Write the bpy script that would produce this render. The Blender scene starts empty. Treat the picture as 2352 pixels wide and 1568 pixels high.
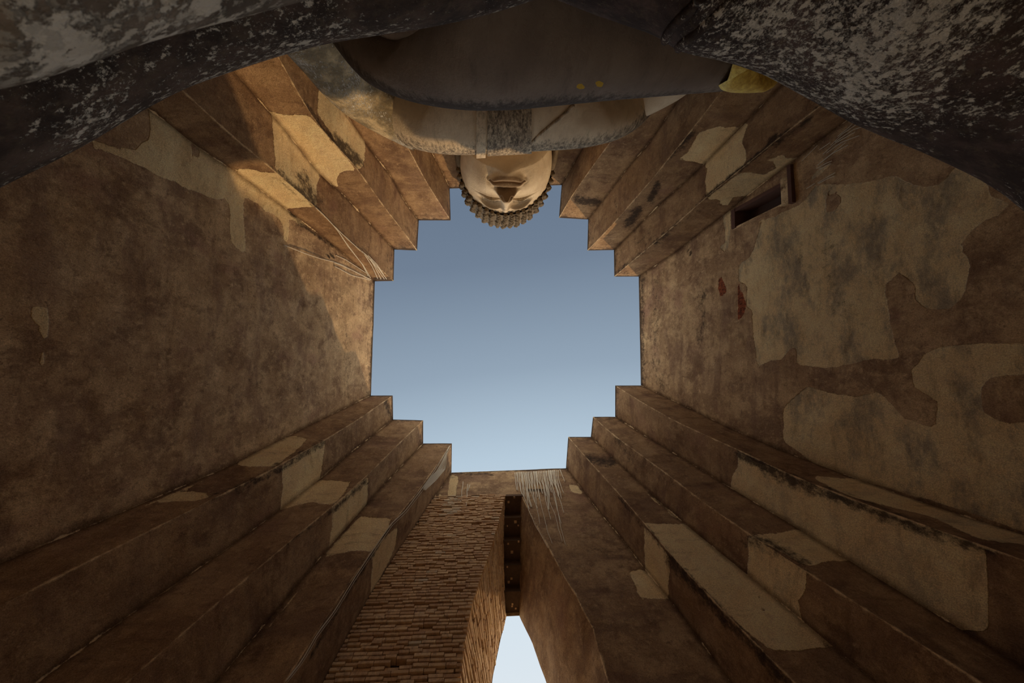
import bpy, bmesh, math, random
import numpy as np
from mathutils import Matrix, Vector, noise as mnoise
random.seed(7); rng = np.random.default_rng(7)
SC = bpy.context.scene; COL = SC.collection
W_PX, H_PX, F = 2352, 1568, 784.0
CZ = 1.6                                   # camera height above the floor
TOP = 15.0                                 # wall crown above the camera

# ------------------------------------------------------------------ camera
def nrm(v):
    v = np.asarray(v, float); return v / np.linalg.norm(v)
zc = nrm((-.0587, -.0944, -1.0)); mY = np.array((0, 1., 0)); mY = nrm(mY - mY.dot(zc) * zc)
CAMM = np.array([np.cross(-mY, zc), -mY, zc])          # camera axes -> world axes
cd = bpy.data.cameras.new('camera'); cam = bpy.data.objects.new('camera', cd); COL.objects.link(cam)
cd.sensor_width = 36; cd.lens = 36 * F / W_PX; cd.clip_start = .02
mw = Matrix(CAMM.tolist()).to_4x4(); mw.translation = (0, 0, CZ); cam.matrix_world = mw
cd.dof.use_dof = True; cd.dof.focus_distance = 11.0; cd.dof.aperture_fstop = 2.8
SC.camera = cam
def ray(p): return CAMM @ np.array(((p[0] - W_PX / 2) / F, -(p[1] - H_PX / 2) / F, -1.))
def at(p, z):                              # the point seen at pixel p that lies z above the camera
    d = ray(p); q = d * (z / d[2]); return np.array((q[0], q[1], z + CZ))
def proj(P):
    P = np.atleast_2d(P) - np.array((0, 0, CZ)); c = P @ CAMM
    w = np.where(-c[:, 2] > .05, -c[:, 2], .05)
    return np.stack([W_PX / 2 + F * c[:, 0] / w, H_PX / 2 - F * c[:, 1] / w], 1), -c[:, 2] > .05

# ------------------------------------------------------------------ sky, sun, exposure
SUN_AZ, SUN_EL = math.radians(31), math.radians(32)     # from the doorway side, a little to the right
sd = np.array((math.sin(SUN_AZ) * math.cos(SUN_EL), math.cos(SUN_AZ) * math.cos(SUN_EL), math.sin(SUN_EL)))
wd = bpy.data.worlds.new('sky'); SC.world = wd; wd.use_nodes = True
nt = wd.node_tree; nt.nodes.clear()
tc = nt.nodes.new('ShaderNodeTexCoord'); vm = nt.nodes.new('ShaderNodeVectorMath'); vm.operation = 'DOT_PRODUCT'
hz = nrm((.12, 1, .20)); vm.inputs[1].default_value = hz
rp = nt.nodes.new('ShaderNodeValToRGB'); mr = nt.nodes.new('ShaderNodeMapRange')
mr.inputs[1].default_value = -1; mr.inputs[2].default_value = 1
bg = nt.nodes.new('ShaderNodeBackground'); wo = nt.nodes.new('ShaderNodeOutputWorld')
def s2l(c): return tuple(((x / 255) / 12.92 if x <= 10 else ((x / 255 + .055) / 1.055) ** 2.4) for x in c) + (1,)
SKY = [(-1., (118, 134, 154)), (-.28, (105, 121, 141)), (-.12, (112, 128, 148)), (.19, (146, 164, 182)), (.42, (182, 202, 218)), (.70, (214, 227, 237)), (1., (232, 236, 238))]
el = rp.color_ramp.elements
for i, (d, c) in enumerate(SKY):
    e = el[i] if i < 2 else el.new((d + 1) / 2)
    e.position = (d + 1) / 2; e.color = s2l(c)
L = nt.links.new
L(tc.outputs['Generated'], vm.inputs[0]); L(vm.outputs['Value'], mr.inputs[0]); L(mr.outputs[0], rp.inputs[0])
sx = nt.nodes.new('ShaderNodeSeparateXYZ'); L(tc.outputs['Generated'], sx.inputs[0])      # the haze pales towards every horizon
hm = nt.nodes.new('ShaderNodeMapRange'); hm.interpolation_type = 'SMOOTHSTEP'; L(sx.outputs[2], hm.inputs[0])
hm.inputs[1].default_value = .80; hm.inputs[2].default_value = .10
mx = nt.nodes.new('ShaderNodeMix'); mx.data_type = 'RGBA'; L(hm.outputs[0], mx.inputs[0]); L(rp.outputs[0], mx.inputs[6]); mx.inputs[7].default_value = (1.95, 1.76, 1.45, 1)
L(mx.outputs[2], bg.inputs[0]); L(bg.outputs[0], wo.inputs[0]); bg.inputs[1].default_value = 1.0
sl = bpy.data.lights.new('sun', 'SUN'); so = bpy.data.objects.new('sun', sl); COL.objects.link(so)
so.rotation_euler = Vector(sd).to_track_quat('Z', 'Y').to_euler(); so.location = (6, 14, 24)
sl.energy = 1.9; sl.color = (1, .67, .34); sl.angle = math.radians(.9)
SC.view_settings.view_transform = 'Standard'; SC.view_settings.look = 'None'
SC.view_settings.gamma = 1; SC.view_settings.use_curve_mapping = False; SC.view_settings.exposure = 0.0
try:
    SC.cycles.use_denoising = True; SC.cycles.max_bounces = 8; SC.cycles.diffuse_bounces = 6
except Exception: pass

# ------------------------------------------------------------------ materials
class NB:
    def __init__(s, name):
        s.m = bpy.data.materials.new(name); s.m.use_nodes = True; s.t = s.m.node_tree; s.t.nodes.clear()
        s.o = s.n('ShaderNodeOutputMaterial'); s.b = s.n('ShaderNodeBsdfPrincipled'); s.l(s.b.outputs[0], s.o.inputs[0])
        s.tc = s.n('ShaderNodeTexCoord').outputs['Object']
    def n(s, t, **k):
        x = s.t.nodes.new(t)
        for a, v in k.items(): setattr(x, a, v)
        return x
    def l(s, a, b): s.t.links.new(a, b)
    def put(s, sock, v):
        if hasattr(v, 'is_linked') or hasattr(v, 'links'): s.l(v, sock)
        else: sock.default_value = v
    def noise(s, scale, detail=5, rough=.6, stretch=None, off=0, dist=0):
        v = s.tc
        if stretch or off:
            mp = s.n('ShaderNodeMapping'); mp.inputs['Scale'].default_value = stretch or (1, 1, 1)
            mp.inputs['Location'].default_value = (off, off * 1.7, off * .6); s.l(v, mp.inputs[0]); v = mp.outputs[0]
        x = s.n('ShaderNodeTexNoise'); x.inputs['Scale'].default_value = scale; x.inputs['Detail'].default_value = detail
        x.inputs['Roughness'].default_value = rough; x.inputs['Distortion'].default_value = dist
        s.l(v, x.inputs['Vector']); return x.outputs['Fac']
    def step(s, v, a, b, lo=0., hi=1.):
        x = s.n('ShaderNodeMapRange', interpolation_type='SMOOTHSTEP'); s.put(x.inputs[0], v)
        x.inputs[1].default_value = a; x.inputs[2].default_value = b; x.inputs[3].default_value = lo; x.inputs[4].default_value = hi
        return x.outputs[0]
    def math(s, op, a, b=0.):
        x = s.n('ShaderNodeMath', operation=op); s.put(x.inputs[0], a); s.put(x.inputs[1], b); return x.outputs[0]
    def mix(s, f, a, b, mode='MIX'):
        x = s.n('ShaderNodeMix', data_type='RGBA', blend_type=mode); s.put(x.inputs[0], f)
        s.put(x.inputs[6], a if not isinstance(a, tuple) else a + (1,) if len(a) == 3 else a)
        s.put(x.inputs[7], b if not isinstance(b, tuple) else b + (1,) if len(b) == 3 else b); return x.outputs[2]
    def attr(s, name): return s.n('ShaderNodeAttribute', attribute_name=name).outputs['Fac']
    def fin(s, col, rough=.9, bump=None, dist=.02, strength=1., metal=0., spec=.2):
        s.put(s.b.inputs['Base Color'], col if not isinstance(col, tuple) else col + (1,)); s.put(s.b.inputs['Roughness'], rough)
        s.b.inputs['Metallic'].default_value = 0; s.put(s.b.inputs['Metallic'], metal); s.b.inputs['Specular IOR Level'].default_value = spec
        if bump is not None:
            x = s.n('ShaderNodeBump'); x.inputs['Distance'].default_value = dist; x.inputs['Strength'].default_value = strength
            s.l(bump, x.inputs['Height']); s.l(x.outputs[0], s.b.inputs['Normal'])
        return s.m

def plaster_mat():
    b = NB('weathered_plaster')
    big, mid, fine, grit = b.noise(.35, 4), b.noise(1.6, 6, .65), b.noise(7, 6, .7), b.noise(45, 4, .75)
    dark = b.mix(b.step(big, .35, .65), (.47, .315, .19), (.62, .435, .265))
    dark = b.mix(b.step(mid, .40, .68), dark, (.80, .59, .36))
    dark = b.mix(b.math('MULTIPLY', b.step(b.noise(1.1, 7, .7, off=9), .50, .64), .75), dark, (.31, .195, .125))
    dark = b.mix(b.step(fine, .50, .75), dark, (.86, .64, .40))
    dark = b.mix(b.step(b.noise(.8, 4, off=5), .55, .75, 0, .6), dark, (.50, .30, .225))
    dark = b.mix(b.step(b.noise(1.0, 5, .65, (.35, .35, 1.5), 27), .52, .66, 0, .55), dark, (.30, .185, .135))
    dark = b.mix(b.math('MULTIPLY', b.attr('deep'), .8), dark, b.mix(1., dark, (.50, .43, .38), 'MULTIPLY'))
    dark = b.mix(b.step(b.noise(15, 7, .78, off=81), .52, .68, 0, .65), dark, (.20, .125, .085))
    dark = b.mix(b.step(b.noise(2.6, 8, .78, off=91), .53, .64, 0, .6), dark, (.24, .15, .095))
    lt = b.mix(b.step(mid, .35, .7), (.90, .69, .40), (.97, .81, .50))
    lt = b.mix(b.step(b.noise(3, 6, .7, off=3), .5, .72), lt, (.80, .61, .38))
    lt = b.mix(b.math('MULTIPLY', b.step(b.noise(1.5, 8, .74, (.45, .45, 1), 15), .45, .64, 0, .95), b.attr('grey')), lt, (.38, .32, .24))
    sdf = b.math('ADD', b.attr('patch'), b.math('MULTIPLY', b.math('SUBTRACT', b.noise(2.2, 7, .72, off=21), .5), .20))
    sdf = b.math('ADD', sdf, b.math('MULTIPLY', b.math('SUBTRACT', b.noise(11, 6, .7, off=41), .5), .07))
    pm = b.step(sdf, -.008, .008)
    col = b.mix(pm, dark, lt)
    st = b.math('ADD', b.math('MULTIPLY', b.attr('stain'), .86), b.math('MULTIPLY', b.math('SUBTRACT', b.noise(4.5, 8, .8, off=33), .5), 2.1))
    col = b.mix(b.math('MULTIPLY', b.step(st, .32, .85), .9), col, (.050, .034, .026))
    col = b.mix(b.step(b.math('ADD', b.attr('red'), b.math('MULTIPLY', b.math('SUBTRACT', b.noise(9, 4), .5), .1)), 0, .02), col, b.mix(b.step(b.noise(14, 6, .7), .4, .6), (.42, .13, .06), (.14, .05, .03)))
    col = b.mix(b.step(grit, .35, .7, .0, .5), col, b.mix(1., col, (.45, .42, .40), 'MULTIPLY'))
    vst = b.noise(5.5, 6, .72, (.22, .22, 1), 51)
    col = b.mix(b.step(vst, .52, .70, 0, .5), col, b.mix(1., col, (.46, .40, .36), 'MULTIPLY'))
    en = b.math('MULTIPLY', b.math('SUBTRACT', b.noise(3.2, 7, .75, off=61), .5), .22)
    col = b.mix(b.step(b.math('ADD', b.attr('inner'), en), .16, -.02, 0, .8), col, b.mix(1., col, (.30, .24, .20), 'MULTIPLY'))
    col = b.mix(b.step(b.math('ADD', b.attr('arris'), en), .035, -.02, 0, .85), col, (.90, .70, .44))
    ei = b.math('MULTIPLY', b.math('SUBTRACT', b.noise(1.6, 6, .75, off=71), .5), .30)
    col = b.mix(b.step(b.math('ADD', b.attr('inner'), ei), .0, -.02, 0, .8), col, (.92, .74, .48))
    sand = b.noise(70, 3, .8)
    col = b.mix(b.step(sand, .38, .62, .5, 0.), col, b.mix(1., col, (.42, .38, .36), 'MULTIPLY'))
    col = b.mix(1., col, (1.22, 1.22, 1.2), 'MULTIPLY'); col.node.clamp_result = True
    h = b.math('ADD', b.math('MULTIPLY', fine, .5), b.math('MULTIPLY', grit, .22))
    h = b.math('ADD', b.math('ADD', h, b.math('MULTIPLY', mid, .8)), b.math('MULTIPLY', b.step(sdf, -.02, .02), .35))
    return b.fin(col, .92, h, .06, .8)

def brick_mat():
    b = NB('old_brick')
    r = b.n('ShaderNodeObjectInfo').outputs['Random']
    isl = b.n('ShaderNodeNewGeometry').outputs['Random Per Island']
    v = b.math('FRACT', b.math('ADD', r, isl))
    col = b.mix(v, (.66, .42, .24), (.92, .68, .42))
    col = b.mix(b.step(b.noise(9, 6, .7), .42, .7), col, (.48, .30, .20))
    col = b.mix(b.step(b.noise(2.0, 5, .7, off=4), .55, .8), col, (.80, .64, .46))
    col = b.mix(b.math('MULTIPLY', b.attr('lime'), b.step(b.noise(12, 5, .7), .35, .6)), col, (.72, .62, .48))
    return b.fin(col, .92, b.noise(35, 5, .7), .015, .8)

def mortar_mat():
    b = NB('deep_mortar')
    return b.fin(b.mix(b.noise(8, 6, .7), (.07, .042, .03), (.20, .13, .085)), .95, b.noise(30, 5), .02)

def lichen_mat(name, dens, stretch, scale=6.0, base=(.030, .021, .019)):
    b = NB(name)
    region = b.noise(.9, 5, .6, off=2)
    flecks = b.noise(scale, 8, .74, stretch, 6)
    f2 = b.noise(scale * 3.2, 6, .7, stretch, 16)
    thr = b.math('SUBTRACT', flecks, b.math('MULTIPLY', b.math('SUBTRACT', region, .5), -.55))
    m1 = b.step(b.math('ADD', thr, b.attr('fleck')), dens, dens + .05)
    m2 = b.step(b.math('ADD', f2, b.math('MULTIPLY', b.math('SUBTRACT', region, .5), .6)), dens + .05, dens + .10)
    bc = b.mix(b.step(b.noise(2.5, 5, .65), .4, .7), base, tuple(x * 3.0 for x in base))
    bc = b.mix(b.step(b.noise(14, 5, .65), .5, .75, 0, .6), bc, (.16, .13, .085))
    col = b.mix(m1, bc, b.mix(b.noise(11, 4), (.48, .43, .34), (.82, .78, .70)))
    col = b.mix(b.math('MULTIPLY', m2, .7), col, (.46, .43, .37))
    h = b.math('ADD', b.noise(22, 6, .7), b.math('MULTIPLY', m1, .4))
    return b.fin(col, .9, h, .02, .9)

def stucco_mat(name, c0, c1, dirt=(.055, .042, .032), thr=.62):
    b = NB(name)
    col = b.mix(b.step(b.noise(1.5, 6, .6), .35, .68), c0, c1)
    streak = b.noise(7, 6, .7, (1, 1, .18), 4)
    col = b.mix(b.step(streak, .5, .8, 0, .45), col, tuple(x * .55 for x in c0))
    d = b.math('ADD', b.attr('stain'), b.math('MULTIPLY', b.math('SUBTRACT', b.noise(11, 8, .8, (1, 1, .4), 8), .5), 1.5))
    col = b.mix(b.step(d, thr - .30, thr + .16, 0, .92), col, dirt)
    col = b.mix(b.math('MULTIPLY', b.attr('shade_patina'), b.step(b.noise(9, 5, .7), .2, .5, .6, 1.)), col, (.26, .17, .10))
    col = b.mix(b.step(b.noise(26, 4, .7), .66, .74, 0, .5), col, dirt)
    col = b.mix(b.step(b.math('ADD', b.attr('gold'), b.math('MULTIPLY', b.math('SUBTRACT', b.noise(5, 6, .75), .5), .5)), .42, .50), col, (.62, .42, .06))
    return b.fin(col, .85, b.math('ADD', b.noise(18, 6, .7), b.math('MULTIPLY', streak, .5)), .03, .7)

def gold_mat():
    b = NB('gold_leaf')
    n = b.noise(12, 7, .75)
    col = b.mix(b.step(n, .35, .65), (1., .82, .22), (.72, .48, .10))
    return b.fin(col, b.step(b.noise(8, 5), .3, .7, .32, .6), b.noise(25, 5, .7), .03, .8, .4, .5)

def simple_mat(name, a, c, sc=8, rough=.85, dist=.02, metal=0., stretch=None):
    b = NB(name)
    return b.fin(b.mix(b.noise(sc, 6, .65, stretch), a, c), rough, b.noise(sc * 4, 5, .7, stretch), dist, .7, metal)

M = dict(plaster=plaster_mat(), brick=brick_mat(), mortar=mortar_mat(),
    lich_l=lichen_mat('black_lichen', .565, (1, 1, 1), 15, (.046, .032, .025)), lich_r=lichen_mat('streaked_lichen', .552, (1.0, .40, .62), 30, (.042, .028, .024)),
    lich_n=lichen_mat('grey_lichen', .52, (.8, 1.5, 1), 6, (.12, .098, .078)),
    grey=stucco_mat('smoke_grey_stucco', (.235, .195, .17), (.315, .265, .23)),
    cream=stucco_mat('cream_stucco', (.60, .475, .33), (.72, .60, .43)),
    arm=lichen_mat('arm_lichen', .53, (1.5, 1.5, .5), 24, (.24, .19, .115)),
    gold=gold_mat(), hair=simple_mat('dark_hair_stucco', (.06, .045, .03), (.24, .18, .115), 7),
    wood=simple_mat('dark_wood', (.10, .055, .045), (.20, .11, .09), 9), slat=simple_mat('slat_wood', (.06, .038, .038), (.16, .11, .10), 20),
    lime=simple_mat('lime_drip', (.82, .74, .60), (.93, .88, .76), 15), rope=simple_mat('pale_rope', (.72, .66, .54), (.9, .84, .72), 25),
    floor=simple_mat('dusty_stone', (.62, .47, .31), (.76, .61, .42), 3), ground=simple_mat('dry_earth', (.36, .27, .16), (.44, .34, .2), 2))

# ------------------------------------------------------------------ object helpers
def link(o, parent=None):
    COL.objects.link(o)
    if parent is not None: o.parent = parent
    return o
def mesh_obj(name, verts, faces, mat, parent=None, smooth=False, attrs=None):
    me = bpy.data.meshes.new(name); me.from_pydata([tuple(map(float, v)) for v in verts], [], [tuple(map(int, f)) for f in faces])
    for k, a in (attrs or {}).items():
        at_ = me.attributes.new(k, 'FLOAT', 'POINT'); at_.data.foreach_set('value', np.asarray(a, np.float32))
    me.materials.append(mat); me.update()
    if smooth: me.polygons.foreach_set('use_smooth', [True] * len(me.polygons))
    return link(bpy.data.objects.new(name, me), parent)
def empty(name, loc):
    o = bpy.data.objects.new(name, None); o.location = loc; o.empty_display_size = .3; return link(o)
def child_of(o, p):                        # parent, keeping world coordinates
    o.parent = p; o.matrix_parent_inverse = Matrix.Translation(-Vector(p.location))
def struct(o): o['kind'] = 'structure'; return o
def tag(o, label, cat, group=None):
    o['label'] = label; o['category'] = cat
    if group: o['group'] = group
    return o
def grid_faces(n, m, wrap=False, off=0):
    f = []
    for i in range(n - 1):
        for j in range(m if wrap else m - 1):
            k = (j + 1) % m
            f.append((off + i * m + j, off + i * m + k, off + (i + 1) * m + k, off + (i + 1) * m + j))
    return f
def resample(pl, n):
    pl = np.asarray(pl, float); d = np.r_[0, np.cumsum(np.linalg.norm(np.diff(pl, axis=0), axis=1))]
    t = np.linspace(0, d[-1], n); return np.stack([np.interp(t, d, pl[:, k]) for k in range(pl.shape[1])], 1)
def smooth_line(pl, n, it=2):
    p = resample(pl, max(len(pl) * 6, 24))
    for _ in range(it * 3):
        q = p.copy(); q[1:-1] = .25 * p[:-2] + .5 * p[1:-1] + .25 * p[2:]; p = q
    return resample(p, n)

# ------------------------------------------------------------------ the walls: stepped corners leaning inward
LEAN = .175
EDGE = dict(
 V0=[(861,646),(770,566),(655,478),(586,427),(526,383),(455,340),(363,263),(339,247)],
 V1=[(904,645),(824,573),(760,512),(722,473),(634,395),(549,326),(475,260),(419,208)],
 V2=[(906,573),(819,481),(788,445),(735,403),(672,320),(618,256),(537,164)],
 V3=[(958,575),(921,524),(883,476),(824,392),(801,365),(737,296),(700,240),(641,133)],
 V4=[(962,506),(929,463),(898,404),(842,333),(818,296),(790,256)],
 V5=[(1035,506),(979,417),(939,342)],
 V6=[(1033,433),(1022,408),(992,351)],
 W0=[(1467,635),(1566,570),(1607,535),(1661,496),(1740,430),(1834,360),(1883,323)],
 W1=[(1411,635),(1490,568),(1556,512),(1625,450),(1722,372),(1810,300),(1890,239)],
 W2=[(1410,574),(1462,523),(1518,466),(1579,413),(1617,377),(1717,275),(1793,198)],
 W3=[(1349,575),(1393,530),(1426,494),(1467,447),(1505,403),(1533,367),(1593,293),(1650,219)],
 W4=[(1351,504),(1393,450),(1439,389),(1495,324),(1543,252)],
 W5=[(1284,500),(1311,453),(1352,394),(1400,328)],
 W6=[(1290,425),(1310,390)],
 L0=[(852,908),(748,958),(673,995),(528,1070),(337,1152),(187,1215),(0,1294)],
 L1=[(902,908),(818,966),(744,1011),(613,1084),(480,1150),(300,1240),(33,1374)],
 L2=[(903,963),(804,1040),(744,1093),(645,1170),(500,1275),(304,1407),(187,1490),(84,1568)],
 L3=[(972,965),(921,1014),(842,1093),(767,1159),(655,1252),(472,1407),(327,1535)],
 L4=[(972,1018),(879,1115),(842,1158),(748,1265),(631,1406),(519,1540)],
 L5=[(1038,1018),(963,1125),(898,1205),(856,1262),(767,1390),(692,1508)],
 L6=[(1037,1085),(987,1157),(907,1278),(849,1369),(795,1468),(767,1522)],
 R0=[(1472,885),(1589,940),(1673,982),(1790,1032),(1874,1065),(2000,1112),(2187,1177),(2351,1228)],
 R1=[(1413,885),(1472,922),(1551,967),(1701,1035),(1813,1089),(1968,1150),(2141,1212),(2300,1268)],
 R2=[(1413,957),(1500,1012),(1589,1065),(1673,1117),(1827,1210),(1960,1293),(2150,1410)],
 R3=[(1362,957),(1411,1000),(1533,1089),(1617,1154),(1724,1229),(1855,1314),(2030,1425)],
 R4=[(1357,1003),(1439,1080),(1533,1168),(1575,1204),(1720,1322),(1832,1416),(1907,1478),(2010,1566)],
 R5=[(1305,1003),(1350,1055),(1420,1132),(1481,1203),(1542,1275),(1650,1392),(1748,1490),(1823,1566)],
 R6=[(1300,1075),(1378,1177),(1430,1238),(1472,1295),(1537,1374),(1617,1481),(1668,1552)])
SGN = dict(V=(-1, -1), W=(1, -1), L=(-1, 1), R=(1, 1))
DZ = .125
ZL = np.arange(TOP, -CZ - 1e-6, -DZ); ZL = np.r_[ZL, -CZ] if ZL[-1] > -CZ + .01 else ZL
def solve_edge(key):
    pl = np.array(EDGE[key], float); s = SGN[key[0]]
    p0 = at(pl[0], TOP)[:2]
    ext = np.vstack([pl, pl[-1] + (pl[-1] - pl[-2]) / np.linalg.norm(pl[-1] - pl[-2]) * 900])
    dn = resample(ext, 900); dirs = np.array([ray(p) for p in dn]); ok = dirs[:, 2] > .08; sl_ = dirs[ok][:, :2] / dirs[ok][:, 2:3]
    out, offs = [], np.zeros(2)
    for z in ZL:
        pred = p0 + np.array(s) * LEAN * (TOP - z)
        if z > 4.0:
            c = sl_ * z; k = np.argmin(((c - pred) ** 2).sum(1)); offs = c[k] - pred
        out.append(np.r_[pred + offs, z + CZ])
    out = np.array(out)
    k = np.ones(7) / 7; pad = np.vstack([np.repeat(out[:1], 3, 0), out, np.repeat(out[-1:], 3, 0)])
    sm = np.stack([np.convolve(pad[:, i], k, 'valid') for i in range(2)], 1)
    sm[:4] = out[:4, :2]; out[:, :2] = sm
    return out
E3 = {k: solve_edge(k) for k in EDGE}

def rough(P, amp, edge_u=True):            # uneven hand-laid plaster, still at the borders
    n, m, _ = P.shape; du = np.gradient(P, axis=1) if m > 1 else None; dv = np.gradient(P, axis=0)
    N = np.cross(du, dv); N /= np.linalg.norm(N, axis=2, keepdims=True) + 1e-9
    Q = P.copy()
    for i in range(n):
        for j in range(m):
            w = min(1, j * .5, (m - 1 - j) * .5) if edge_u else 1
            w *= min(1, .25 + i * .25)
            if w > 0:
                p = Vector(P[i, j]); h = mnoise.fractal(p * .9, 1.0, 2.0, 4) * amp + mnoise.noise(p * 4.2) * amp * .3
                Q[i, j] += N[i, j] * h * w
    return Q

def sdf_px(px, poly):                      # signed distance to a traced outline, inside positive
    poly = np.asarray(poly, float); a = poly; b = np.roll(poly, -1, 0)
    d = np.full(len(px), 1e9); ins = np.zeros(len(px), bool)
    for p, q in zip(a, b):
        e = q - p; w = px - p; t = np.clip((w @ e) / (e @ e + 1e-9), 0, 1)
        d = np.minimum(d, np.linalg.norm(w - t[:, None] * e, axis=1))
        c = ((p[1] <= px[:, 1]) != (q[1] <= px[:, 1]))
        with np.errstate(divide='ignore', invalid='ignore'):
            x = (q[0] - p[0]) * (px[:, 1] - p[1]) / (q[1] - p[1]) + p[0]
        ins ^= c & (px[:, 0] < x)
    return np.where(ins, d, -d)
def seg_px(px, pl):
    d = np.full(len(px), 1e9)
    for p, q in zip(pl[:-1], pl[1:]):
        p = np.array(p, float); q = np.array(q, float); e = q - p; w = px - p
        t = np.clip((w @ e) / (e @ e + 1e-9), 0, 1); d = np.minimum(d, np.linalg.norm(w - t[:, None] * e, axis=1))
    return d
def _z(sc, ox, oy): return lambda *p: [(ox + sc * a, oy + sc * b) for a, b in p]
A1, A2, A3, A4 = _z(.2551, 200, 100), _z(.2551, 500, 300), _z(.2551, 1250, 300), _z(.2551, 1500, 150)
A5, A6, AL, AR = _z(.4677, 0, 850), _z(.4677, 1252, 850), _z(.3827, 0, 380), _z(.3827, 1452, 380)
A7 = _z(.14456, 1000, 1060)
def thin(pl, w):                           # a narrow flake along a line
    pl = np.array(pl, float); t = np.gradient(pl, axis=0); n = np.stack([t[:, 1], -t[:, 0]], 1); n /= np.linalg.norm(n, axis=1, keepdims=True)
    return np.vstack([pl + n * w, (pl - n * w)[::-1]]).tolist()
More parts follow.
